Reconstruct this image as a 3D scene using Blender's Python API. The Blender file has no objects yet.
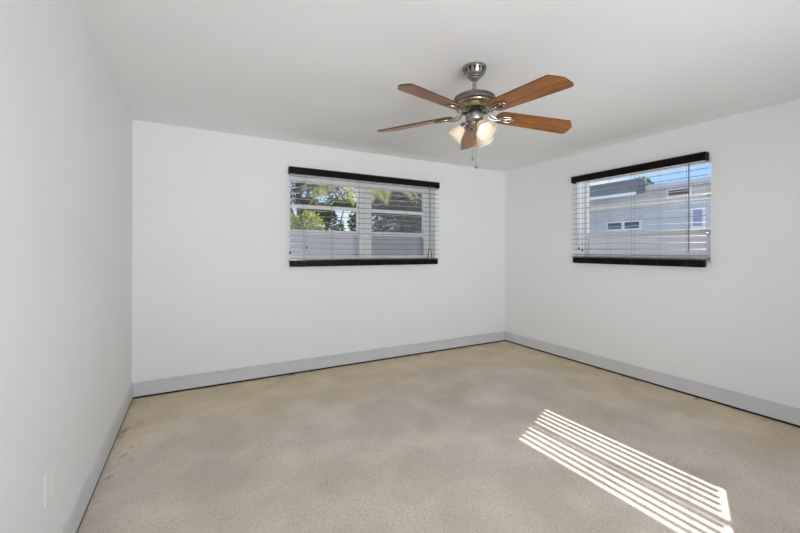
import bpy, bmesh, math, random
from mathutils import Vector, Matrix
random.seed(7)
SC = bpy.context.scene
COL = SC.collection
PI = math.pi

# ------------------------------------------------------------------ room size
W, D, H = 4.4075, 3.982, 2.44         # left wall x=XL, right wall x=W, back wall y=D
XL = -0.006
R0 = -2.4                             # rear wall, behind the camera
T = 0.20                               # wall thickness
# openings (interior faces)
A0, A1, AZ0, AZ1 = 1.345, 3.192, 1.185, 2.125      # back wall window, x range and z range
B0, B1, BZ0, BZ1 = 1.523, 2.826, 1.195, 2.125      # right wall window, y range and z range

# ------------------------------------------------------------------ camera
cam = bpy.data.cameras.new('camera'); cam_o = bpy.data.objects.new('camera', cam); COL.objects.link(cam_o)
cam.sensor_width = 36; cam.lens = 372.1 / 800 * 36
cam.shift_y = -(266.5 - 250.08) / 800
cam.clip_start = 0.02; cam.clip_end = 300
YAW = 0.5042
cam_o.matrix_world = Matrix.Translation((0.4725, 0, 1.3061)) @ Matrix.Rotation(-YAW, 4, 'Z') @ Matrix.Rotation(PI/2, 4, 'X') @ Matrix.Rotation(0.0029, 4, 'Z')
SC.camera = cam_o

# ------------------------------------------------------------------ view and light
SC.view_settings.view_transform = 'Standard'
SC.view_settings.look = 'None'
SC.view_settings.gamma = 1
SC.view_settings.exposure = 0.0
SC.view_settings.use_curve_mapping = False
SC.cycles.use_denoising = True
SC.cycles.max_bounces = 14
SC.cycles.diffuse_bounces = 8
SC.cycles.transparent_max_bounces = 24
SC.cycles.sample_clamp_indirect = 6

world = bpy.data.worlds.new('sky'); SC.world = world; world.use_nodes = True
nt = world.node_tree; nt.nodes.clear()
n_out = nt.nodes.new('ShaderNodeOutputWorld'); n_bg = nt.nodes.new('ShaderNodeBackground')
n_tc = nt.nodes.new('ShaderNodeTexCoord'); n_sep = nt.nodes.new('ShaderNodeSeparateXYZ')
n_rmp = nt.nodes.new('ShaderNodeValToRGB'); n_ns = nt.nodes.new('ShaderNodeTexNoise')
n_cl = nt.nodes.new('ShaderNodeValToRGB'); n_mx = nt.nodes.new('ShaderNodeMix'); n_mx.data_type = 'RGBA'
nt.links.new(n_tc.outputs['Generated'], n_sep.inputs[0]); nt.links.new(n_sep.outputs['Z'], n_rmp.inputs[0])
cr = n_rmp.color_ramp
cr.elements[0].position = 0.0; cr.elements[0].color = (0.62, 0.76, 0.92, 1)
cr.elements[1].position = 0.6; cr.elements[1].color = (0.16, 0.36, 0.80, 1)
e = cr.elements.new(0.15); e.color = (0.36, 0.60, 0.93, 1)
n_ns.inputs['Scale'].default_value = 4.5; n_ns.inputs['Detail'].default_value = 6
nt.links.new(n_tc.outputs['Generated'], n_ns.inputs['Vector']); nt.links.new(n_ns.outputs[0], n_cl.inputs[0])
n_cl.color_ramp.elements[0].position = 0.50; n_cl.color_ramp.elements[1].position = 0.72
nt.links.new(n_cl.outputs[0], n_mx.inputs[0]); nt.links.new(n_rmp.outputs[0], n_mx.inputs[6])
n_mx.inputs[7].default_value = (0.95, 0.96, 1.0, 1)
nt.links.new(n_mx.outputs[2], n_bg.inputs[0]); n_bg.inputs[1].default_value = 1.25
nt.links.new(n_bg.outputs[0], n_out.inputs[0])

SUN_DIR = Vector((-0.92, -0.401, -0.903)).normalized()     # the way the light travels
sl = bpy.data.lights.new('sun', 'SUN'); so = bpy.data.objects.new('sun', sl); COL.objects.link(so)
sl.energy = 11.5; sl.angle = math.radians(0.5); sl.color = (1.0, 0.96, 0.89)
so.rotation_euler = SUN_DIR.to_track_quat('-Z', 'Y').to_euler(); so.location = (9, 8, 8)

def area_light(name, loc, target, sx, sy, watts, spread=180):
    l = bpy.data.lights.new(name, 'AREA'); o = bpy.data.objects.new(name, l); COL.objects.link(o)
    l.shape = 'RECTANGLE'; l.size = sx; l.size_y = sy; l.energy = watts; l.color = (0.94, 0.975, 1.0); l.spread = math.radians(spread)
    o.location = loc; o.rotation_euler = (Vector(target) - Vector(loc)).to_track_quat('-Z', 'Y').to_euler()
# added fill lights behind the camera, aimed at ceiling, side walls and floor
area_light('ceiling_fill', (1.8, -1.5, 1.0), (2.2, 2.8, 2.44), 2.0, 0.8, 20.5, 90)
area_light('ceiling_fill', (1.2, -1.0, 0.8), (0.5, 2.4, 2.44), 1.0, 0.8, 1.8, 60)
area_light('fill_light', (0.5, -0.9, 0.9), (4.2, 2.6, 1.2), 1.0, 0.8, 5.8, 60)
area_light('fill_light', (3.0, -1.0, 1.2), (0.0, 1.6, 0.8), 1.0, 0.8, 3.4, 70)
area_light('fill_light', (1.2, -0.7, 1.9), (1.2, 1.6, 0.0), 1.2, 0.6, 13.5, 120)

# ------------------------------------------------------------------ helpers
def tag(o, label=None, cat=None, group=None, kind=None):
    if label: o['label'] = label
    if cat: o['category'] = cat
    if group: o['group'] = group
    if kind: o['kind'] = kind
    return o

def empty(name, loc=(0, 0, 0), rotz=0):
    o = bpy.data.objects.new(name, None); COL.objects.link(o)
    o.location = loc; o.rotation_euler = (0, 0, rotz); o.empty_display_size = 0.1
    return o

def obj(name, bm, m, parent=None, smooth=False, loc=None, mats=None):
    me = bpy.data.meshes.new(name); bmesh.ops.recalc_face_normals(bm, faces=bm.faces[:])
    bm.to_mesh(me); bm.free()
    for mm in (mats or [m]): me.materials.append(mm)
    if smooth:
        for p in me.polygons: p.use_smooth = True
        try: me.set_sharp_from_angle(angle=math.radians(38))
        except Exception: pass
    o = bpy.data.objects.new(name, me); COL.objects.link(o)
    if parent: o.parent = parent
    if loc: o.location = loc
    return o

def box(bm, x0, x1, y0, y1, z0, z1, bevel=0.0, seg=2):
    r = bmesh.ops.create_cube(bm, size=1.0)
    vs = r['verts']
    bmesh.ops.transform(bm, matrix=Matrix.Translation(((x0+x1)/2, (y0+y1)/2, (z0+z1)/2)) @ Matrix.Diagonal((x1-x0, y1-y0, z1-z0, 1)), verts=vs)
    if bevel > 0:
        es = list({e for v in vs for e in v.link_edges})
        bmesh.ops.bevel(bm, geom=es, offset=bevel, segments=seg, affect='EDGES', profile=0.5)

def B(*a, **k):
    bm = bmesh.new(); box(bm, *a, **k); return bm

def lathe(bm, prof, n=32, mat=Matrix.Identity(4), caps=True):
    rings = []
    for r, z in prof:
        rings.append([bm.verts.new(mat @ Vector((r*math.cos(2*PI*i/n), r*math.sin(2*PI*i/n), z))) for i in range(n)])
    for a, b in zip(rings, rings[1:]):
        for i in range(n):
            bm.faces.new((a[i], a[(i+1) % n], b[(i+1) % n], b[i]))
    if caps:
        for rg, (r, z) in ((rings[0], prof[0]), (rings[-1], prof[-1])):
            if r > 1e-5: bm.faces.new(rg)
    bmesh.ops.remove_doubles(bm, verts=[v for rg in (rings[0], rings[-1]) for v in rg], dist=1e-6)

def tube(bm, pts, r, n=8, closed=False):
    pts = [Vector(p) for p in pts]; rings = []
    up = Vector((0, 0, 1))
    for i, p in enumerate(pts):
        if closed: d = pts[(i+1) % len(pts)] - pts[i-1]
        else: d = pts[min(i+1, len(pts)-1)] - pts[max(i-1, 0)]
        d.normalize()
        a = d.cross(up)
        if a.length < 1e-3: a = d.cross(Vector((1, 0, 0)))
        a.normalize(); b = d.cross(a)
        rr = r[i] if isinstance(r, (list, tuple)) else r
        rings.append([bm.verts.new(p + a*rr*math.cos(2*PI*k/n) + b*rr*math.sin(2*PI*k/n)) for k in range(n)])
    m = len(rings)
    for j in range(m if closed else m-1):
        a, b = rings[j], rings[(j+1) % m]
        for k in range(n): bm.faces.new((a[k], a[(k+1) % n], b[(k+1) % n], b[k]))
    if not closed:
        bm.faces.new(rings[0]); bm.faces.new(rings[-1])

def prism(bm, outline, z0, z1, mat=Matrix.Identity(4)):
    lo = [bm.verts.new(mat @ Vector((x, y, z0))) for x, y in outline]
    hi = [bm.verts.new(mat @ Vector((x, y, z1))) for x, y in outline]
    bm.faces.new(lo[::-1]); bm.faces.new(hi)
    n = len(outline)
    for i in range(n): bm.faces.new((lo[i], lo[(i+1) % n], hi[(i+1) % n], hi[i]))

# ------------------------------------------------------------------ materials
def mat(name, color, rough=0.5, metal=0.0, spec=0.5, coat=0.0, coat_rough=0.1, var=0.0, vscale=8.0, bump=0.0, bscale=60.0, stretch=None):
    m = bpy.data.materials.new(name); m.use_nodes = True
    nt = m.node_tree; p = nt.nodes['Principled BSDF']
    p.inputs['Roughness'].default_value = rough; p.inputs['Metallic'].default_value = metal
    p.inputs['Specular IOR Level'].default_value = spec
    p.inputs['Coat Weight'].default_value = coat; p.inputs['Coat Roughness'].default_value = coat_rough
    tc = nt.nodes.new('ShaderNodeTexCoord'); vec = tc.outputs['Object']
    if stretch:
        mp = nt.nodes.new('ShaderNodeMapping'); mp.inputs['Scale'].default_value = stretch
        nt.links.new(vec, mp.inputs[0]); vec = mp.outputs[0]
    ns = nt.nodes.new('ShaderNodeTexNoise'); ns.inputs['Scale'].default_value = vscale; ns.inputs['Detail'].default_value = 5
    nt.links.new(vec, ns.inputs['Vector'])
    rp = nt.nodes.new('ShaderNodeValToRGB'); c = color
    rp.color_ramp.elements[0].position = 0.3; rp.color_ramp.elements[1].position = 0.7
    rp.color_ramp.elements[0].color = tuple(max(0, x*(1-var)) for x in c) + (1,)
    rp.color_ramp.elements[1].color = tuple(min(1, x*(1+var)) for x in c) + (1,)
    nt.links.new(ns.outputs[0], rp.inputs[0]); nt.links.new(rp.outputs[0], p.inputs['Base Color'])
    if bump:
        n2 = nt.nodes.new('ShaderNodeTexNoise'); n2.inputs['Scale'].default_value = bscale; n2.inputs['Detail'].default_value = 3
        nt.links.new(vec, n2.inputs['Vector'])
        bp = nt.nodes.new('ShaderNodeBump'); bp.inputs['Strength'].default_value = bump; bp.inputs['Distance'].default_value = 0.002
        nt.links.new(n2.outputs[0], bp.inputs['Height']); nt.links.new(bp.outputs[0], p.inputs['Normal'])
    return m

M = {}
M['wall'] = mat('wall_paint', (0.795, 0.80, 0.795), 0.55, spec=0.3, var=0.012, vscale=1.5, bump=0.15, bscale=90)
M['ceiling'] = mat('ceiling_paint', (0.845, 0.85, 0.855), 0.75, spec=0.2, var=0.01, vscale=1.2, bump=0.15, bscale=70)
M['base'] = mat('baseboard_paint', (0.61, 0.61, 0.618), 0.4, spec=0.3, var=0.03, vscale=3, bump=0.1, bscale=30)
M['gap'] = mat('gap_shade_black', (0.012, 0.010, 0.009), 0.9, var=0.3, vscale=20)  # near-black colour standing for the shade under the baseboards
M['jamb_bright'] = mat('jamb_brightener_white', (0.90, 0.90, 0.895), 0.3, spec=0.5, var=0.01)
M['white_frame'] = mat('white_window_frame', (0.80, 0.80, 0.79), 0.35, var=0.02)
M['espresso'] = mat('espresso_wood', (0.006, 0.004, 0.0035), 0.45, spec=0.12, var=0.4, vscale=6, stretch=(1, 1, 12))
M['slat'] = mat('espresso_slat', (0.022, 0.015, 0.012), 0.2, spec=0.7, var=0.2, vscale=6, coat=1.0, coat_rough=0.12)
M['slat'].node_tree.nodes['Principled BSDF'].inputs['Coat IOR'].default_value = 1.8
M['cord'] = mat('blind_cord', (0.16, 0.155, 0.15), 0.8, var=0.1)
M['tassel'] = mat('dark_tassel', (0.02, 0.016, 0.014), 0.5, var=0.2)
M['nickel'] = mat('brushed_nickel', (0.37, 0.35, 0.32), 0.36, metal=1.0, var=0.06, vscale=30, stretch=(1, 1, 20))
M['pewter'] = mat('dark_pewter', (0.25, 0.245, 0.235), 0.36, metal=1.0, var=0.12, vscale=40)
M['dark_metal'] = mat('blackened_metal', (0.012, 0.011, 0.010), 0.45, var=0.2)
M['brass'] = mat('warm_nickel', (0.50, 0.41, 0.27), 0.28, metal=1.0, var=0.05)
M['plate'] = mat('outlet_plastic', (0.80, 0.80, 0.785), 0.4, var=0.01)
M['slot'] = mat('outlet_slot', (0.58, 0.58, 0.57), 0.7, var=0.1)

def wood_mat():
    m = bpy.data.materials.new('oak_blade'); m.use_nodes = True; nt = m.node_tree; p = nt.nodes['Principled BSDF']
    tc = nt.nodes.new('ShaderNodeTexCoord'); mp = nt.nodes.new('ShaderNodeMapping'); mp.inputs['Scale'].default_value = (2.2, 34, 34)
    ns = nt.nodes.new('ShaderNodeTexNoise'); ns.inputs['Scale'].default_value = 2.0; ns.inputs['Detail'].default_value = 8; ns.inputs['Distortion'].default_value = 0.6
    rp = nt.nodes.new('ShaderNodeValToRGB')
    rp.color_ramp.elements[0].position = 0.33; rp.color_ramp.elements[0].color = (0.15, 0.042, 0.004, 1)
    rp.color_ramp.elements[1].position = 0.70; rp.color_ramp.elements[1].color = (0.43, 0.145, 0.013, 1)
    nt.links.new(tc.outputs['Object'], mp.inputs[0]); nt.links.new(mp.outputs[0], ns.inputs['Vector'])
    nt.links.new(ns.outputs[0], rp.inputs[0]); nt.links.new(rp.outputs[0], p.inputs['Base Color'])
    p.inputs['Roughness'].default_value = 0.38; p.inputs['Specular IOR Level'].default_value = 0.5
    p.inputs['Coat Weight'].default_value = 0.38; p.inputs['Coat Roughness'].default_value = 0.2
    return m
M['wood'] = wood_mat()
M['wood_edge'] = mat('dark_blade_edge', (0.035, 0.018, 0.010), 0.5, var=0.2)

def floor_mat():
    m = bpy.data.materials.new('terrazzo_floor'); m.use_nodes = True; nt = m.node_tree; p = nt.nodes['Principled BSDF']
    L = nt.links.new
    tc = nt.nodes.new('ShaderNodeTexCoord'); V = tc.outputs['Object']
    def noise(s, d=4, dist=0.0):
        n = nt.nodes.new('ShaderNodeTexNoise'); n.inputs['Scale'].default_value = s; n.inputs['Detail'].default_value = d
        n.inputs['Distortion'].default_value = dist; L(V, n.inputs['Vector']); return n.outputs[0]
    def ramp(src, p0, c0, p1, c1):
        r = nt.nodes.new('ShaderNodeValToRGB'); r.color_ramp.elements[0].position = p0; r.color_ramp.elements[1].position = p1
        r.color_ramp.elements[0].color = c0; r.color_ramp.elements[1].color = c1; L(src, r.inputs[0]); return r.outputs[0]
    def mix(f, a, b, mode='MIX'):
        x = nt.nodes.new('ShaderNodeMix'); x.data_type = 'RGBA'; x.blend_type = mode
        if isinstance(f, float): x.inputs[0].default_value = f
        else: L(f, x.inputs[0])
        for i, s in ((6, a), (7, b)):
            if isinstance(s, tuple): x.inputs[i].default_value = s
            else: L(s, x.inputs[i])
        return x.outputs[2]
    base = ramp(noise(0.9, 5, 0.4), 0.35, (0.54, 0.455, 0.37, 1), 0.65, (0.63, 0.565, 0.49, 1))
    # paler, greyer and more worn in the middle of the room, browner near the back and right walls
    sx0 = nt.nodes.new('ShaderNodeSeparateXYZ'); L(V, sx0.inputs[0])
    def m0(op, a, b):
        n = nt.nodes.new('ShaderNodeMath'); n.operation = op
        for i, s_ in ((0, a), (1, b)):
            if isinstance(s_, (int, float)): n.inputs[i].default_value = s_
            else: L(s_, n.inputs[i])
        return n.outputs[0]
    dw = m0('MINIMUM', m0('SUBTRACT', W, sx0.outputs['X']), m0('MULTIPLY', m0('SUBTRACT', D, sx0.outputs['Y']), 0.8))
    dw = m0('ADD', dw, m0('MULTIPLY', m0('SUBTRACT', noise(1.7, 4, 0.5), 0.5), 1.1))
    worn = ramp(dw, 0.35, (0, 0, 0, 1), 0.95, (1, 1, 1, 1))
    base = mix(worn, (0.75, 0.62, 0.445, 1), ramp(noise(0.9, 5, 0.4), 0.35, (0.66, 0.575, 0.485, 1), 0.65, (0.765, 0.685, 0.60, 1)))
    blot = ramp(noise(2.6, 6, 0.3), 0.40, (0.86, 0.85, 0.84, 1), 0.66, (1.04, 1.04, 1.04, 1))
    c = mix(1.0, base, blot, 'MULTIPLY')
    fine = ramp(noise(60, 2), 0.36, (0.93, 0.925, 0.92, 1), 0.62, (1.03, 1.03, 1.03, 1))
    c = mix(1.0, c, fine, 'MULTIPLY')
    grit = ramp(noise(150, 2), 0.34, (0.80, 0.79, 0.78, 1), 0.58, (1.03, 1.03, 1.03, 1))
    c = mix(1.0, c, grit, 'MULTIPLY')
    vo = nt.nodes.new('ShaderNodeTexVoronoi'); vo.inputs['Scale'].default_value = 85; L(V, vo.inputs['Vector'])
    sp = ramp(vo.outputs['Distance'], 0.10, (1, 1, 1, 1), 0.24, (0, 0, 0, 1))
    gate = ramp(noise(26, 2), 0.42, (0, 0, 0, 1), 0.54, (1, 1, 1, 1))
    c = mix(mix(1.0, sp, gate, 'MULTIPLY'), c, (0.15, 0.12, 0.095, 1))
    # old adhesive and dirt left along the walls
    sx = nt.nodes.new('ShaderNodeSeparateXYZ'); L(V, sx.inputs[0])
    def math_(op, a, b):
        n = nt.nodes.new('ShaderNodeMath'); n.operation = op
        for i, s in ((0, a), (1, b)):
            if isinstance(s, (int, float)): n.inputs[i].default_value = s
            else: L(s, n.inputs[i])
        return n.outputs[0]
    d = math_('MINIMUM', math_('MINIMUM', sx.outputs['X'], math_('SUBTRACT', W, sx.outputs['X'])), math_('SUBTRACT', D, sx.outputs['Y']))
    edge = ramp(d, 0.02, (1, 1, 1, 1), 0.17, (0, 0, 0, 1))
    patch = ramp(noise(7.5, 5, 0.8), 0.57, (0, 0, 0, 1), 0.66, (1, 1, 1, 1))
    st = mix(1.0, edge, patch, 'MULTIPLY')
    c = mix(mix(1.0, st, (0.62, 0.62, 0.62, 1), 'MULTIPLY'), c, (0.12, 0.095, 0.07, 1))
    L(c, p.inputs['Base Color'])
    rr = nt.nodes.new('ShaderNodeMapRange'); rr.inputs['To Min'].default_value = 0.42; rr.inputs['To Max'].default_value = 0.62
    L(noise(3.0, 4), rr.inputs['Value']); L(rr.outputs[0], p.inputs['Roughness'])
    p.inputs['Specular IOR Level'].default_value = 0.35
    bp = nt.nodes.new('ShaderNodeBump'); bp.inputs['Strength'].default_value = 0.2; bp.inputs['Distance'].default_value = 0.002
    L(noise(70, 2), bp.inputs['Height']); L(bp.outputs[0], p.inputs['Normal'])
    return m
M['floor'] = floor_mat()

def glass_mat(name, tint=(1, 1, 1), gloss=0.06):
    m = bpy.data.materials.new(name); m.use_nodes = True; nt = m.node_tree; nt.nodes.clear()
    o = nt.nodes.new('ShaderNodeOutputMaterial'); mx = nt.nodes.new('ShaderNodeMixShader')
    t = nt.nodes.new('ShaderNodeBsdfTransparent'); t.inputs[0].default_value = tint + (1,)
    g = nt.nodes.new('ShaderNodeBsdfGlossy'); g.inputs['Roughness'].default_value = 0.03
    mx.inputs[0].default_value = gloss
    nt.links.new(t.outputs[0], mx.inputs[1]); nt.links.new(g.outputs[0], mx.inputs[2]); nt.links.new(mx.outputs[0], o.inputs[0])
    return m
M['glass'] = glass_mat('window_glass', (0.97, 0.98, 0.98), 0.05)

def screen_mat():
    m = bpy.data.materials.new('insect_screen'); m.use_nodes = True; nt = m.node_tree; nt.nodes.clear()
    o = nt.nodes.new('ShaderNodeOutputMaterial'); mx = nt.nodes.new('ShaderNodeMixShader'); mx.inputs[0].default_value = 0.22
    t = nt.nodes.new('ShaderNodeBsdfTransparent'); d = nt.nodes.new('ShaderNodeBsdfDiffuse'); d.inputs[0].default_value = (0.35, 0.36, 0.36, 1)
    nt.links.new(t.outputs[0], mx.inputs[1]); nt.links.new(d.outputs[0], mx.inputs[2]); nt.links.new(mx.outputs[0], o.inputs[0])
    return m
M['screen'] = screen_mat()

def frost_mat(name, refl, trans, wt):
    m = bpy.data.materials.new(name); m.use_nodes = True; nt = m.node_tree; nt.nodes.clear()
    o = nt.nodes.new('ShaderNodeOutputMaterial'); mx = nt.nodes.new('ShaderNodeMixShader'); mx.inputs[0].default_value = wt
    d = nt.nodes.new('ShaderNodeBsdfDiffuse'); t = nt.nodes.new('ShaderNodeBsdfTranslucent')
    tc = nt.nodes.new('ShaderNodeTexCoord'); ns = nt.nodes.new('ShaderNodeTexNoise'); ns.inputs['Scale'].default_value = 24; ns.inputs['Detail'].default_value = 4
    rp = nt.nodes.new('ShaderNodeValToRGB'); rp.color_ramp.elements[0].position = 0.3; rp.color_ramp.elements[1].position = 0.7
    rp.color_ramp.elements[0].color = tuple(x*0.90 for x in trans) + (1,); rp.color_ramp.elements[1].color = trans + (1,)
    d.inputs[0].default_value = refl + (1,)
    nt.links.new(tc.outputs['Object'], ns.inputs['Vector']); nt.links.new(ns.outputs[0], rp.inputs[0]); nt.links.new(rp.outputs[0], t.inputs[0])
    nt.links.new(d.outputs[0], mx.inputs[1]); nt.links.new(t.outputs[0], mx.inputs[2]); nt.links.new(mx.outputs[0], o.inputs[0])
    return m
M['frost'] = frost_mat('frosted_glass', (0.62, 0.63, 0.68), (0.78, 0.79, 0.83), 0.30)
M['shade'] = frost_mat('lamp_shade_glass', (0.86, 0.82, 0.74), (0.90, 0.80, 0.62), 0.42)

def emit_mat(name, c, s):
    m = bpy.data.materials.new(name); m.use_nodes = True; p = m.node_tree.nodes['Principled BSDF']
    p.inputs['Base Color'].default_value = c + (1,); p.inputs['Emission Color'].default_value = c + (1,); p.inputs['Emission Strength'].default_value = s
    return m
M['bulb'] = emit_mat('lit_bulb', (1.0, 0.90, 0.70), 3.0)

def leaf_mat(name, c0, c1, tw=0.45):
    m = bpy.data.materials.new(name); m.use_nodes = True; nt = m.node_tree; nt.nodes.clear()
    o = nt.nodes.new('ShaderNodeOutputMaterial'); mx = nt.nodes.new('ShaderNodeMixShader'); mx.inputs[0].default_value = tw
    d = nt.nodes.new('ShaderNodeBsdfDiffuse'); t = nt.nodes.new('ShaderNodeBsdfTranslucent')
    g = nt.nodes.new('ShaderNodeNewGeometry'); rp = nt.nodes.new('ShaderNodeValToRGB')
    rp.color_ramp.elements[0].color = c0 + (1,); rp.color_ramp.elements[1].color = c1 + (1,)
    nt.links.new(g.outputs['Random Per Island'], rp.inputs[0])
    nt.links.new(rp.outputs[0], d.inputs[0]); nt.links.new(rp.outputs[0], t.inputs[0])
    nt.links.new(d.outputs[0], mx.inputs[1]); nt.links.new(t.outputs[0], mx.inputs[2]); nt.links.new(mx.outputs[0], o.inputs[0])
    return m
M['leaf_yellow'] = leaf_mat('yellow_green_leaf', (0.18, 0.20, 0.035), (0.50, 0.46, 0.10))
M['leaf_mid'] = leaf_mat('mid_green_leaf', (0.06, 0.10, 0.035), (0.20, 0.26, 0.08))
M['leaf_dark'] = leaf_mat('dark_green_leaf', (0.035, 0.055, 0.042), (0.10, 0.14, 0.10))
M['leaf_grey'] = leaf_mat('grey_green_leaf', (0.07, 0.08, 0.05), (0.26, 0.26, 0.17))
M['frond'] = leaf_mat('palm_frond_leaf', (0.20, 0.22, 0.07), (0.50, 0.46, 0.16))
M['bark'] = mat('tree_bark', (0.16, 0.12, 0.09), 0.9, var=0.3, vscale=20, bump=0.6, bscale=30)
M['ground'] = mat('pale_bounce_ground', (0.52, 0.50, 0.46), 0.95, var=0.1, vscale=2)  # unseen ground made pale to bounce sunlight up to the windows
M['stucco'] = mat('grey_stucco', (0.55, 0.55, 0.58), 0.85, var=0.05, vscale=3, bump=0.3, bscale=50)
M['outer'] = mat('exterior_stucco', (0.70, 0.68, 0.64), 0.85, var=0.05)
M['roof'] = mat('grey_roof', (0.36, 0.36, 0.38), 0.8, var=0.15, vscale=6)
M['fascia'] = mat('white_fascia', (0.78, 0.79, 0.82), 0.6, var=0.03)
M['dark_glass'] = mat('dark_house_glass', (0.05, 0.06, 0.09), 0.1, var=0.2)
M['carport'] = mat('dark_grey_carport', (0.16, 0.16, 0.175), 0.8, var=0.1)
M['pale_glass'] = mat('sky_lit_glass', (0.30, 0.33, 0.46), 0.3, var=0.1)
M['brown'] = mat('brown_shutter', (0.13, 0.095, 0.08), 0.7, var=0.15)

# ------------------------------------------------------------------ the setting
def struct(name, bm, m, parent=None, smooth=False):
    o = obj(name, bm, m, parent, smooth)
    if not parent: o['kind'] = 'structure'
    return o

struct('floor', B(-T, W+T, R0-T, D+T, -0.15, 0), M['floor'])
struct('ceiling', B(-T, W+T, R0-T, D+T, H, H+0.12), M['ceiling'])
struct('wall_left', B(-T, XL, R0, D, 0, H), M['wall'])

def wall_with_hole(x_axis, a0, a1, h0, h1, hz0, hz1, f0, f1, z1=H):
    """A wall running from a0 to a1 between the faces f0 and f1, with one opening."""
    bm = bmesh.new()
    def bx(p, q, r, s):
        if x_axis: box(bm, p, q, f0, f1, r, s)
        else: box(bm, f0, f1, p, q, r, s)
    bx(a0, h0, 0, z1); bx(h1, a1, 0, z1)
    if hz0 > 0: bx(h0, h1, 0, hz0)
    bx(h0, h1, hz1, z1)
    bmesh.ops.remove_doubles(bm, verts=bm.verts[:], dist=1e-5)
    return bm
struct('wall_back', wall_with_hole(True, -T, W+T, A0, A1, AZ0, AZ1, D, D+T), M['wall'])
struct('wall_right', wall_with_hole(False, R0, D, B0, B1, BZ0, BZ1, W, W+T), M['wall'])
struct('wall_rear', wall_with_hole(True, -T, W+T, 0.25, 3.6, 0.0, 2.2, R0-T, R0), M['wall'])  # opening added behind the camera to let sky light in

# unseen eaves added on both outer walls; the back one shades its window
bm = bmesh.new(); box(bm, -0.6, W+T+0.42, D+T, D+T+0.38, H+0.06, H+0.18); struct('trim_1', bm, M['fascia'])
bm = bmesh.new(); box(bm, W+T, W+T+0.30, R0-T, D+T-0.001, H+0.06, H+0.18); struct('trim_2', bm, M['fascia'])

# baseboards: a tall flat board with a stepped cap, set off the floor; near-black strips paint the shade below
GAP = 0.016
def baseboard(name, P, Q, nrm, h, t):
    P, Q, nrm = Vector(P), Vector(Q), Vector(nrm)
    prof = [(0, GAP), (t, GAP), (t, h-0.025), (t*0.6, h-0.022), (t*0.6, h-0.0175), (t*0.9, h-0.0155), (t*0.9, h-0.005), (t*0.45, h), (0, h)]
    bm = bmesh.new(); ra = []; rb = []
    for o_, z in prof:
        ra.append(bm.verts.new(P + nrm*o_ + Vector((0, 0, z)))); rb.append(bm.verts.new(Q + nrm*o_ + Vector((0, 0, z))))
    n = len(ra)
    for i in range(n): bm.faces.new((ra[i], ra[(i+1) % n], rb[(i+1) % n], rb[i]))
    bm.faces.new(ra); bm.faces.new(rb[::-1])
    struct(name, bm, M['base'])
TL_, TB_, TR_ = 0.009, 0.016, 0.013
baseboard('baseboard_left', (XL, R0, 0), (XL, D, 0), (1, 0, 0), 0.150, TL_)
baseboard('baseboard_back', (XL+TL_, D, 0), (W-TR_, D, 0), (0, -1, 0), 0.138, TB_)
baseboard('baseboard_right', (W, R0, 0), (W, D, 0), (-1, 0, 0), 0.139, TR_)
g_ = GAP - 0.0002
struct('gap_shade_left', B(XL, XL+TL_-0.001, R0, D, 0.0, g_), M['gap'])
struct('gap_shade_back', B(XL+TL_, W-TR_, D-TB_+0.001, D, 0.0, g_), M['gap'])
struct('gap_shade_right', B(W-TR_+0.001, W, R0, D, 0.0, g_), M['gap'])

# ------------------------------------------------------------------ windows (built along +u, depth v outward)
def window(name, origin, rotz, L, z0, z1, splits, lfr, rfr, zt, r1, r2, rh, rv, screen_from=None):
    """An awning window of stacked panes in white metal frames. u runs along the wall, v goes outwards."""
    t = empty(name, origin, rotz); t['kind'] = 'structure'
    v0, v1 = 0.125, 0.185
    fm = M['white_frame']
    zb = z0 + 0.055
    bm = bmesh.new()
    box(bm, 0, lfr, v0, v1, z0, z1, 0.004); box(bm, L-rfr, L, v0, v1, z0, z1, 0.004)
    box(bm, lfr, L-rfr, v0, v1, zt, z1, 0.004); box(bm, lfr, L-rfr, v0, v1, z0, zb, 0.004)
    obj('window_frame', bm, fm, t)
    for a, b in ((0.0, 0.006), (L-0.006, L)): obj('jamb_brightener', B(a, b, 0.0, v0-0.001, z0+0.019, z1-0.0005), M['jamb_bright'], t)  # paler strips added so the jambs look brighter
    bm = bmesh.new(); box(bm, 0.001, L-0.001, 0.0, v0-0.001, z0, z0+0.018, 0.003); obj('window_sill', bm, fm, t)
    for a, b in splits[:-1] and [(splits[i][1], splits[i+1][0]) for i in range(len(splits)-1)]:
        bm = bmesh.new(); box(bm, a, b, v0-0.012, v1, zb, zt, 0.004)
        box(bm, a + 0.4*(b-a), a + 0.6*(b-a), v0-0.022, v0, zb, zt, 0.003)
        obj('mullion', bm, fm, t)
    for a, b in splits:
        for rz in (r1, r2):
            bm = bmesh.new(); box(bm, a, b, v0+rv, v0+rv+0.022, rz-rh, rz+rh, 0.003)
            box(bm, a, b, v0+rv-0.006, v0+rv+0.002, rz-0.006, rz+0.004, 0.002)
            obj('sash_rail', bm, fm, t)
        for za, zc, mm in ((r1+rh, zt, 'glass'), (r2+rh, r1-rh, 'glass'), (zb, r2-rh, 'frost')):
            p = obj('window_pane', B(a, b, v0+0.028, v0+0.032, za, zc), M[mm], t)
            if mm == 'frost': p['label'] = 'frosted lower pane'
        bm = bmesh.new(); box(bm, b-0.035, b-0.012, v0-0.024, v0-0.0, r2-0.055, r2-0.020, 0.004); box(bm, b-0.03, b-0.018, v0-0.034, v0-0.024, r2-0.07, r2-0.03, 0.003)
        obj('latch', bm, M['white_frame'], t)
    if screen_from is not None:
        a, b = splits[screen_from]
        obj('insect_screen', B(a, b, v0+0.012, v0+0.0118, zb, zt), M['screen'], t)
    return t
window('window_1', (A0, D, 0), 0, A1-A0, AZ0, AZ1, [(0.022, 0.825), (0.995, A1-A0-0.095)], 0.022, 0.095, 2.05, 1.787, 1.505, 0.023, 0.010, screen_from=1)
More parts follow.
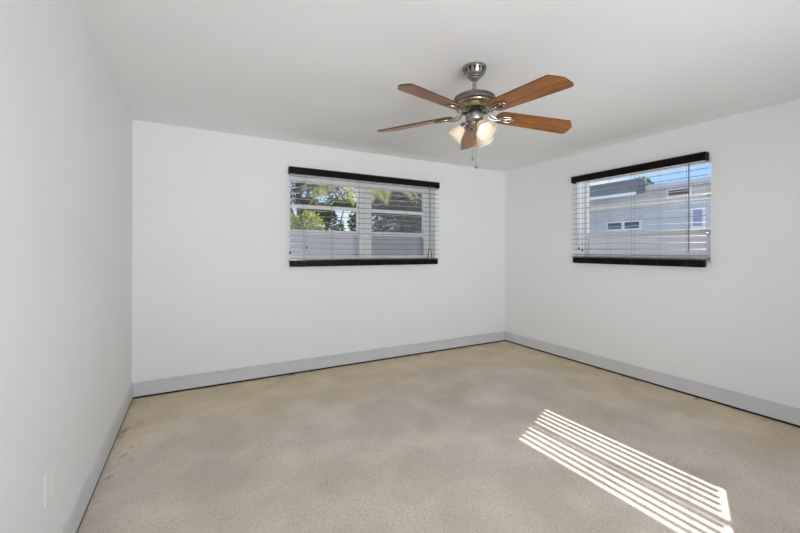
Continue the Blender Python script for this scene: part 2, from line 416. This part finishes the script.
# the right wall: u runs towards -y, v towards +x
window('window_2', (W, B1, 0), -PI/2, B1-B0, BZ0, BZ1, [(0.036, B1-B0-0.05)], 0.036, 0.05, 2.106, 1.812, 1.494, 0.018, 0.020)

# ------------------------------------------------------------------ venetian blinds
def blind(name, label, origin, rotz, L, zt, zb, slat_tilt, ladders, n_over, pitch=0.0587, first=1.2558):
    """u along the wall, v outwards from the room; the wall face is v=0, the blind hangs at v<0."""
    t = empty(name, origin, rotz); tag(t, label, 'window blind')
    es = M['espresso']
    # valance with returns and a moulded face
    prof = [(-0.070, 0), (-0.074, 0.006), (-0.074, 0.020), (-0.071, 0.026), (-0.071, 0.050), (-0.074, 0.056), (-0.074, 0.068), (-0.068, 0.074), (-0.060, 0.074), (-0.060, 0)]
    bm = bmesh.new()
    ra = [bm.verts.new((0, v, zt-0.074+z)) for v, z in prof]; rb = [bm.verts.new((L, v, zt-0.074+z)) for v, z in prof]
    n = len(prof)
    for i in range(n): bm.faces.new((ra[i], ra[(i+1) % n], rb[(i+1) % n], rb[i]))
    bm.faces.new(ra); bm.faces.new(rb[::-1])
    box(bm, 0, 0.012, -0.062, -0.002, zt-0.074, zt, 0.002); box(bm, L-0.012, L, -0.062, -0.002, zt-0.074, zt, 0.002)
    obj('valance', bm, es, t)
    obj('headrail', B(0.016, L-0.016, -0.057, -0.030, zt-0.055, zt-0.008, 0.002), M['white_frame'], t)
    # bottom rail
    w = 0.0235; vc = -0.036
    bm = B(0.012, L-0.012, vc-0.026, vc+0.026, zb, zb+0.064, 0.010, 3)
    rail = obj('bottom_rail', bm, es, t, True)
    for u in ladders:
        b2 = bmesh.new(); lathe(b2, [(0.0, 0), (0.006, 0), (0.006, 0.003), (0.0, 0.004)], 10, Matrix.Translation((u, vc-0.0255, zb+0.016)) @ Matrix.Rotation(PI/2, 4, 'X'))
        obj('cord_button', b2, M['tassel'], rail)
    # slats
    def slat_mesh(tilt, seed):
        bm = bmesh.new(); seg = 6; th = 0.0014
        cs, sn = math.cos(tilt), math.sin(tilt); rows = []
        for side in (1, -1):
            for i in range(seg+1):
                q = -1 + 2*i/seg; q = q*side
                a = q*w; b = 0.0022*(1-q*q) + side*th
                rows.append((a*cs - b*sn, a*sn + b*cs))
        r = random.Random(seed)
        x0, x1 = 0.006 + r.uniform(-0.002, 0.002), L-0.001 + r.uniform(-0.002, 0.002)
        A_ = [bm.verts.new((x0, vc+v, z)) for v, z in rows]; B_ = [bm.verts.new((x1, vc+v, z)) for v, z in rows]
        k = len(rows)
        for i in range(k): bm.faces.new((A_[i], A_[(i+1) % k], B_[(i+1) % k], B_[i]))
        bm.faces.new(A_); bm.faces.new(B_[::-1])
        return bm
    zs = zb + 0.0675
    for i in range(n_over):            # spare slats resting on the bottom rail
        obj('slat', slat_mesh(0, i), M['slat'], t, True, (0, 0, zs + 0.0062*i))
    z = first; i = 20
    while z < zt - 0.065:
        obj('slat', slat_mesh(slat_tilt, i), M['slat'], t, True, (0, 0, z)); z += pitch; i += 1
    # ladder cords: a front and a back string
    for u in ladders:
        bm = bmesh.new()
        for v in (vc-w-0.002, vc+w+0.002): tube(bm, [(u, v, zb+0.03), (u, v, zt-0.05)], 0.0011, 6)
        obj('ladder_cord', bm, M['cord'], t)
    return t

def tassel_cord(t, u, v, z0, z1, dark=True, r=0.0011):
    bm = bmesh.new(); tube(bm, [(u, v, z0+0.02), (u, v, z1)], r, 6); c = obj('pull_cord', bm, M['cord'], t)
    bm = bmesh.new(); lathe(bm, [(0.0, 0.03), (0.004, 0.028), (0.0065, 0.018), (0.0085, 0.004), (0.0075, 0), (0, 0)], 12, Matrix.Translation((u, v, z0)))
    obj('tassel', bm, M['tassel'], c, True)

# the back wall: u = x - 1.329
b1 = blind('venetian_blind', 'long dark brown venetian blind over the back wall window with trees behind it', (1.329, D, 0), 0, 3.205-1.329, 2.170, 1.128, math.radians(1.5),
           [u-1.329 for u in (1.490, 1.797, 2.110, 2.421, 2.731, 3.040)], 2)
tassel_cord(b1, 1.505-1.329, -0.078, 1.318, 2.11)
tassel_cord(b1, 1.335-1.329, -0.080, 1.262, 2.11)
# looped lift cord on the right
bm = bmesh.new(); u0 = 3.052-1.329
tube(bm, [(u0-0.008, -0.078, 2.11), (u0-0.006, -0.078, 1.7), (u0-0.004, -0.079, 1.34)], 0.003, 6)
tube(bm, [(u0+0.010, -0.078, 2.11), (u0+0.006, -0.078, 1.7), (u0+0.004, -0.079, 1.34)], 0.0022, 6)
lc = obj('pull_cord', bm, M['cord'], b1)
bm = bmesh.new(); tube(bm, [(u0-0.028, -0.081, 1.205), (u0-0.024, -0.081, 1.27), (u0-0.012, -0.081, 1.329), (u0, -0.081, 1.325), (u0+0.014, -0.081, 1.31), (u0+0.024, -0.081, 1.27), (u0+0.03, -0.081, 1.205)], 0.0055, 8)
obj('cord_loop', bm, M['tassel'], lc, True)

# the right wall: u = 2.850 - y
b2 = blind('venetian_blind', 'shorter dark brown venetian blind with open slats over the window on the right wall', (W, 2.852, 0), -PI/2, 2.852-1.541, 2.168, 1.162, math.radians(8.5),
           [2.852-y for y in (2.663, 2.413, 2.168, 1.922, 1.687)], 2, first=1.2643)
tassel_cord(b2, 2.852-2.745, -0.078, 1.318, 2.11)
tassel_cord(b2, 2.852-2.700, -0.080, 1.300, 2.11)
bm = bmesh.new(); tube(bm, [(2.852-1.662, -0.080, 2.10), (2.852-1.660, -0.082, 1.7), (2.852-1.662, -0.082, 1.30)], 0.0042, 8)
obj('tilt_wand', bm, M['cord'], b2, True)

# ------------------------------------------------------------------ wall outlets
def outlet(label, loc, rotz, w=0.072, h=0.116, gang=1):
    t = empty('wall_outlet', loc, rotz); tag(t, label, 'outlet', 'white wall outlets above the baseboards')
    obj('cover_plate', B(-w/2, w/2, -0.004, 0.0, -h/2, h/2, 0.0015), M['plate'], t)
    for g in range(gang):
        uo = (g - (gang-1)/2)*0.046
        for s in (1, -1):
            r = obj('receptacle', B(uo-0.016, uo+0.016, -0.0052, -0.0036, s*0.021-0.014, s*0.021+0.014, 0.0007), M['plate'], t)
            bm = bmesh.new()
            box(bm, uo-0.008, uo-0.0055, -0.0056, -0.0050, s*0.021-0.002, s*0.021+0.007); box(bm, uo+0.0055, uo+0.008, -0.0056, -0.0050, s*0.021-0.002, s*0.021+0.007)
            box(bm, uo-0.002, uo+0.002, -0.0056, -0.0050, s*0.021-0.009, s*0.021-0.005)
            obj('slot', bm, M['slot'], r)
    return t
outlet('white duplex outlet low on the back wall below the long window', (2.20, D, 0.372), 0)
outlet('white duplex outlet low on the right wall below the shorter window', (W, 2.447, 0.357), -PI/2)
outlet('white outlet plate low on the left wall near the camera', (XL, 1.866, 0.423), PI/2, 0.110, 0.112, 2)

# ------------------------------------------------------------------ ceiling fan
FX, FY = 1.988, 1.797
fan = empty('ceiling_fan', (FX, FY, H)); tag(fan, 'brushed nickel ceiling fan with five brown wooden blades and three lit glass shades', 'ceiling fan')
def Z(z): return z - H
bm = bmesh.new(); lathe(bm, [(0.0, Z(2.4399)), (0.070, Z(2.4399)), (0.074, Z(2.436)), (0.074, Z(2.430)), (0.069, Z(2.426)), (0.065, Z(2.412)), (0.058, Z(2.396)), (0.050, Z(2.384)), (0.042, Z(2.380)), (0.041, Z(2.375)), (0.030, Z(2.372)), (0.029, Z(2.364)), (0.023, Z(2.359)), (0.0, Z(2.359))], 40)
can = obj('canopy', bm, M['nickel'], fan, True)
bm = bmesh.new()                        # dark pointed cut-outs round the canopy
for k in range(14):
    a = 2*PI*k/14
    def cp(da, z):
        r = 0.0675 if z > 2.40 else 0.0575
        return bm.verts.new((math.cos(a+da)*(r+0.0022), math.sin(a+da)*(r+0.0022), Z(z)))
    vs = [cp(-0.17, 2.4235), cp(0.17, 2.4235), cp(0.03, 2.394), cp(-0.03, 2.394)]
    f = bm.faces.new(vs)
rg = bmesh.ops.extrude_face_region(bm, geom=bm.faces[:])
for v in [g for g in rg['geom'] if isinstance(g, bmesh.types.BMVert)]:
    v.co.x *= 0.93; v.co.y *= 0.93
obj('vent_slot', bm, M['dark_metal'], can)
bm = bmesh.new(); lathe(bm, [(0.0, Z(2.342)), (0.0125, Z(2.342)), (0.0125, Z(2.262)), (0.0, Z(2.262))], 20); obj('downrod', bm, M['nickel'], fan, True)
# motor housing: ribbed drum over a stepped bowl
bm = bmesh.new(); lathe(bm, [(0.0, Z(2.272)), (0.03, Z(2.272)), (0.04, Z(2.266)), (0.085, Z(2.262)), (0.108, Z(2.257)), (0.112, Z(2.251)), (0.120, Z(2.249)), (0.128, Z(2.228)), (0.134, Z(2.225)), (0.134, Z(2.217)), (0.124, Z(2.213)), (0.10, Z(2.209)), (0.0, Z(2.209))], 48)
mh = obj('motor_housing', bm, M['pewter'], fan, True)
bm = bmesh.new()
for k in range(44):
    mm = Matrix.Rotation(2*PI*k/44, 4, 'Z'); b0 = len(bm.verts)
    r = bmesh.ops.create_cube(bm, size=1.0)
    bmesh.ops.transform(bm, matrix=mm @ Matrix.Translation((0.1245, 0, Z(2.2385))) @ Matrix.Rotation(-0.36, 4, 'Y') @ Matrix.Diagonal((0.006, 0.0085, 0.020, 1)), verts=r['verts'])
obj('cooling_rib', bm, M['pewter'], mh)
bm = bmesh.new(); lathe(bm, [(0.0, Z(2.21)), (0.118, Z(2.21)), (0.116, Z(2.204)), (0.088, Z(2.201)), (0.084, Z(2.194)), (0.076, Z(2.182)), (0.066, Z(2.177)), (0.0, Z(2.176))], 40); obj('motor_cover', bm, M['brass'], fan, True)
bm = bmesh.new(); lathe(bm, [(0.0, Z(2.178)), (0.070, Z(2.178)), (0.074, Z(2.172)), (0.074, Z(2.160)), (0.062, Z(2.153)), (0.0, Z(2.153))], 36); obj('flywheel', bm, M['dark_metal'], fan, True)
bm = bmesh.new(); lathe(bm, [(0.0, Z(2.154)), (0.052, Z(2.154)), (0.054, Z(2.150)), (0.054, Z(2.112)), (0.049, Z(2.104)), (0.036, Z(2.095)), (0.034, Z(2.082)), (0.022, Z(2.070)), (0.010, Z(2.060)), (0.0, Z(2.058))], 36)
obj('switch_housing', bm, M['nickel'], fan, True)

PITCH = math.radians(12.5)
DROOP = (2.8, 1.9, 3.0, 4.3, 4.4)       # the blades hang unevenly
def blade_outline():
    pts = []
    xr, x1 = 0.140, 0.66
    wr, wt = 0.061, 0.073
    for k in range(9):                   # rounded root
        a = PI/2 + PI*k/8
        pts.append((xr + 0.045 + 0.045*math.cos(a), wr*math.sin(a)))
    pts += [(0.608, -wt), (0.645, -wt*0.45), (x1, -wt*0.10), (x1, wt*0.72), (0.650, wt*0.95), (0.635, wt)]
    return pts
for k in range(5):
    a = math.radians(53.0 + 72*k)
    base = Matrix.Rotation(a, 4, 'Z') @ Matrix.Translation((0, 0, Z(2.149))) @ Matrix.Rotation(math.radians(DROOP[k]), 4, 'Y')
    tw = Matrix.Rotation(-PITCH, 4, 'X')
    # the blade's own mesh runs along its local x so the grain follows it
    bm = bmesh.new(); prism(bm, blade_outline(), 0.0, 0.008)
    bmesh.ops.bevel(bm, geom=[e for e in bm.edges if abs(e.verts[0].co.z-e.verts[1].co.z) < 1e-6], offset=0.0012, segments=1, affect='EDGES')
    bl = obj('blade', bm, None, fan, mats=[M['wood'], M['wood_edge']])
    for p in bl.data.polygons:
        if abs(p.normal.z) < 0.5: p.material_index = 1
    bl.matrix_local = base @ tw
    # blade iron: arm out from the flywheel and a pierced oval plate under the blade
    bm = bmesh.new()
    arm = [(0.060, 0, 0.026), (0.085, 0, 0.016), (0.108, 0, -0.008), (0.140, 0, -0.014), (0.180, 0, -0.006)]
    for q in (-1, 1):
        tube(bm, [(x, q*(0.010 + 0.012*math.sin(PI*i/4)), z) for i, (x, y, z) in enumerate(arm)], [0.008, 0.007, 0.006, 0.006, 0.005], 8)
    ring = [(0.215 + 0.048*math.cos(2*PI*i/28), 0.026*math.sin(2*PI*i/28)) for i in range(28)]
    tube(bm, [tw @ Vector((x, y, -0.0055)) for x, y in ring], 0.0052, 8, True)
    mid = [(0.175, 0.0), (0.20, 0.006), (0.225, -0.006), (0.258, 0.0)]
    tube(bm, [tw @ Vector((x, y, -0.005)) for x, y in mid], 0.0045, 8)
    iron = obj('blade_iron', bm, M['nickel'], fan, True); iron.matrix_local = base
    for sx_, sy_ in ((0.19, 0.0), (0.24, 0.012), (0.24, -0.012)):
        bm = bmesh.new()
        lathe(bm, [(0.0, -0.012), (0.004, -0.011), (0.006, -0.008), (0.006, 0.0), (0.0, 0.0)], 10, tw @ Matrix.Translation((sx_, sy_, 0)))
        obj('screw', bm, M['brass'], iron, True)

# light kit: three arms, sockets, bell shades with bulbs
vx, vy = math.sin(YAW), math.cos(YAW)          # the viewing direction and its right hand side
rx, ry = math.cos(YAW), -math.sin(YAW)
TILT = math.radians(47)
for th in (20, 140, -100):
    th = math.radians(th)
    dx = -vx*math.cos(th) + rx*math.sin(th); dy = -vy*math.cos(th) + ry*math.sin(th)
    az = math.atan2(dy, dx)
    rot = Matrix.Rotation(az, 4, 'Z')
    bm = bmesh.new(); tube(bm, [(0.026, 0, Z(2.092)), (0.044, 0, Z(2.096)), (0.058, 0, Z(2.088)), (0.066, 0, Z(2.076))], 0.009, 10)
    arm_o = obj('lamp_arm', bm, M['nickel'], fan, True); arm_o.matrix_local = rot
    # local frame: z axis along the shade's axis, pointing outward and down
    fr = rot @ Matrix.Translation((0.060, 0, Z(2.084))) @ Matrix.Rotation(PI/2 + (PI/2-TILT), 4, 'Y')
    fr = rot @ Matrix.Translation((0.060, 0, Z(2.084))) @ Matrix.Rotation(PI/2 + TILT, 4, 'Y')
    bm = bmesh.new(); lathe(bm, [(0.0, -0.008), (0.018, -0.006), (0.024, 0.002), (0.025, 0.022), (0.021, 0.026), (0.0, 0.026)], 24)
    s = obj('lamp_socket', bm, M['nickel'], fan, True); s.matrix_local = fr
    outer = [(0.022, 0.018), (0.027, 0.026), (0.031, 0.036), (0.036, 0.050), (0.041, 0.066), (0.046, 0.084), (0.053, 0.098), (0.061, 0.108)]
    inner = [(r-0.0028, z+0.0006) for r, z in outer][::-1]
    bm = bmesh.new(); lathe(bm, outer + inner, 32, caps=False)
    # gentle scallop of the rim
    for v in bm.verts:
        f_ = max(0, (v.co.z-0.085)/0.023)
        ang = math.atan2(v.co.y, v.co.x); k_ = 1 + 0.045*f_*math.cos(6*ang); v.co.x *= k_; v.co.y *= k_
    sh = obj('lamp_shade', bm, M['shade'], fan, True); sh.matrix_local = fr
    bm = bmesh.new(); lathe(bm, [(0.0, 0.024), (0.012, 0.026), (0.013, 0.036), (0.018, 0.050), (0.0215, 0.062), (0.021, 0.073), (0.016, 0.083), (0.008, 0.088), (0.0, 0.089)], 20)
    obj('light_bulb', bm, M['bulb'], sh, True)

# pull chains
for (ox, px, z0, z1, r) in ((-0.014, 0, 1.866, 2.07, 0.009), (0.006, 1, 1.818, 2.07, 0.011)):
    cx, cy = rx*ox - vx*0.03, ry*ox - vy*0.03
    bm = bmesh.new()
    z = z1
    tube(bm, [(cx, cy, Z(z1)), (cx, cy, Z(z0))], 0.0010, 6)
    while z > z0+0.01:
        bmesh.ops.create_icosphere(bm, subdivisions=1, radius=0.0018, matrix=Matrix.Translation((cx, cy, Z(z)))); z -= 0.0052
    c = obj('pull_chain', bm, M['nickel'], fan)
    bm = bmesh.new(); lathe(bm, [(0.0, 0.012), (0.003, 0.010), (r, 0.003), (r, -0.004), (r*0.6, -0.010), (0.0, -0.012)], 16, Matrix.Translation((cx, cy, Z(z0))))
    obj('chain_fob', bm, M['pewter'], c, True)

# ------------------------------------------------------------------ outside
GZ = -0.15
o = struct('ground', B(-30, 45, -20, 45, GZ-0.3, GZ-0.001), M['ground'])

def leaves(cl, n, size, seed):
    """Leaf quads scattered through ellipsoids cl = [(cx,cy,cz,rx,ry,rz)]."""
    r = random.Random(seed); bm = bmesh.new()
    for _ in range(n):
        c = r.choice(cl)
        while True:
            p = Vector((r.uniform(-1, 1), r.uniform(-1, 1), r.uniform(-1, 1)))
            if 0.25 < p.length < 1: break
        q = Vector((c[0]+p.x*c[3], c[1]+p.y*c[4], c[2]+p.z*c[5]))
        s = size*r.uniform(0.6, 1.3)
        m = Matrix.Rotation(r.uniform(0, 2*PI), 3, 'Z') @ Matrix.Rotation(r.uniform(-1.1, 1.1), 3, 'X') @ Matrix.Rotation(r.uniform(-0.8, 0.8), 3, 'Y')
        pts = [(-s, 0, 0), (-0.2*s, 0.42*s, 0.06*s), (s, 0, -0.1*s), (-0.2*s, -0.42*s, 0.06*s)]
        bm.faces.new([bm.verts.new(q + m @ Vector(t)) for t in pts])
    return bm

def tree(name, label, cat, loc, h, crown, lm, n, size, seed, trunk_r=0.09, group=None):
    t = empty(name, loc); tag(t, label, cat, group)
    r = random.Random(seed+100); bm = bmesh.new()
    tube(bm, [(0, 0, 0), (0.05, 0.02, h*0.4), (-0.03, 0.03, h*0.75), (0, 0, h)], [trunk_r, trunk_r*0.85, trunk_r*0.7, trunk_r*0.4], 10)
    for c in crown:
        tube(bm, [(0, 0.02, h*0.45), (c[0]*0.5, c[1]*0.5, (h*0.5+c[2])/2), (c[0], c[1], c[2])], [trunk_r*0.5, trunk_r*0.35, trunk_r*0.15], 8)
    obj('trunk', bm, M['bark'], t, True)
    obj('foliage', leaves(crown, n, size, seed), lm, t)
    return t

tree('leafy_shrub', 'yellow-green shrub at the left end of the back window', 'shrub', (3.08, 9.4, GZ), 1.9,
     [(-0.02, 0, 2.10, 0.33, 0.35, 0.36), (0.14, 0.1, 1.75, 0.30, 0.3, 0.3), (-0.42, 0.1, 1.95, 0.22, 0.3, 0.42)], M['leaf_yellow'], 1500, 0.06, 3, 0.04)
tree('leafy_tree', 'dark bushy tree just left of the centre mullion of the back window', 'tree', (4.25, 11.5, GZ), 1.9,
     [(0.05, 0, 2.15, 0.42, 0.5, 0.50), (-0.15, 0.1, 2.65, 0.35, 0.4, 0.35), (0.95, 0, 2.35, 0.30, 0.4, 0.55), (0.5, 0, 1.80, 0.5, 0.4, 0.28), (0.55, 0.1, 2.95, 0.45, 0.4, 0.2)], M['leaf_mid'], 3600, 0.07, 4)
tree('leafy_tree', 'dark green dense tree outside the right half of the back window', 'tree', (7.3, 11.0, GZ), 4.0,
     [(-0.8, 0, 2.2, 1.1, 0.9, 1.0), (0.5, 0.2, 2.3, 1.2, 0.9, 1.2), (0, 0, 3.4, 1.5, 1.0, 1.0), (-1.2, 0, 3.3, 0.8, 0.8, 0.8)], M['leaf_dark'], 7500, 0.10, 5)
tree('leafy_tree', 'tall grey-green tree with a thick trunk behind the yellow-green shrub', 'tree', (3.50, 12.3, GZ), 4.4,
     [(-0.5, 0.3, 3.3, 0.55, 0.6, 0.75), (0.35, 0, 3.75, 0.55, 0.6, 0.55), (1.6, 0.4, 3.5, 0.75, 0.6, 0.60), (0.3, 0.2, 3.0, 0.35, 0.6, 0.25), (-0.1, 0.2, 4.3, 0.8, 0.6, 0.4)], M['leaf_grey'], 2900, 0.085, 6, 0.15)

tree('leafy_tree', 'green treetop showing above the neighbour house roof outside the right window', 'tree', (17.0, 8.85, GZ), 4.3,
     [(0, 0, 4.15, 0.5, 0.45, 0.45), (-0.3, 0.45, 4.0, 0.4, 0.4, 0.4)], M['leaf_mid'], 900, 0.09, 8)

def palm(label, loc, h, n, L, seed):
    t = empty('palm_tree', loc); tag(t, label, 'palm tree')
    r = random.Random(seed); bm = bmesh.new()
    pts = [(0.06*math.sin(i*0.6), 0.04*i/8, h*i/8) for i in range(9)]
    tube(bm, pts, [0.12-0.005*i for i in range(9)], 12)
    obj('trunk', bm, M['bark'], t, True)
    top = Vector(pts[-1])
    for k in range(n):
        a = 2*PI*k/n + r.uniform(-0.2, 0.2); lift = r.uniform(0.1, 0.9); bm = bmesh.new()
        sp = []
        for i in range(13):
            s = i/12; sp.append(top + Vector((math.cos(a)*L*s*0.92, math.sin(a)*L*s*0.92, L*(lift*s - (0.55+lift*0.75)*s*s))))
        tube(bm, sp, [0.016*(1-0.8*i/12) for i in range(13)], 6)
        for i in range(1, 60):
            s = i/60*12; j = min(int(s), 11); p = sp[j].lerp(sp[j+1], s-j); d = (sp[j+1]-sp[j]).normalized()
            side = d.cross(Vector((0, 0, 1))).normalized(); ll = 0.42*math.sin(PI*min(0.97, 0.12+i/68))
            for q in (-1, 1):
                tip = p + side*q*ll*0.8 + d*ll*0.5 + Vector((0, 0, -ll*0.28))
                mid_ = p.lerp(tip, 0.4)
                wv = d*0.016
                bm.faces.new([bm.verts.new(x) for x in (p-wv*0.4, mid_-wv, tip, mid_+wv)])
        obj('frond', bm, M['frond'], t)
    return t
palm('palm tree with yellow-green fronds outside the top of the back window', (3.46, 6.9, GZ), 3.05, 13, 1.35, 11)

# neighbouring house across the side yard
hx = 9.6
hs = empty('neighbour_house', (hx, 6.0, GZ)); tag(hs, 'grey stucco neighbour house with flat eaves outside the right window', 'house')
hz = lambda z: z - GZ
obj('wall', B(0, 6, -5.5, 4.0, 0, hz(2.66)), M['stucco'], hs)
obj('roof', B(-0.30, 6.3, -5.8, 4.3, hz(2.66), hz(2.74), 0.01), M['roof'], hs)
obj('fascia', B(-0.33, -0.30, -5.8, 4.3, hz(2.64), hz(2.76)), M['stucco'], hs)
obj('trim_band', B(-0.03, 0.0, -5.5, 4.0, hz(2.36), hz(2.40)), M['fascia'], hs)
obj('carport_roof', B(-0.7, -0.331, -1.38, 4.3, hz(2.592), hz(2.886), 0.01), M['carport'], hs)
obj('carport_trim', B(-0.73, -0.7, -1.38, 4.3, hz(2.529), hz(2.592)), M['fascia'], hs)
for py in (1.2, 4.1): obj('carport_post', B(-0.65, -0.55, py, py+0.1, 0, hz(2.59)), M['fascia'], hs)
def house_window(y0, y1, z0, z1, m, n=2):
    f = obj('house_window', B(-0.03, 0.0, y0, y1, hz(z0), hz(z1)), M['fascia'], hs)
    w_ = (y1-y0)/n
    for i in range(n):
        obj('pane', B(-0.04, -0.03, y0+w_*i+0.04, y0+w_*(i+1)-0.04, hz(z0)+0.04, hz(z1)-0.04), M[m], f)
house_window(-2.12, -1.66, 2.47, 2.66, 'brown', 1)
house_window(-1.12, -0.30, 1.80, 2.03, 'dark_glass', 2)
house_window(-2.36, -2.12, 1.78, 2.20, 'pale_glass', 1)
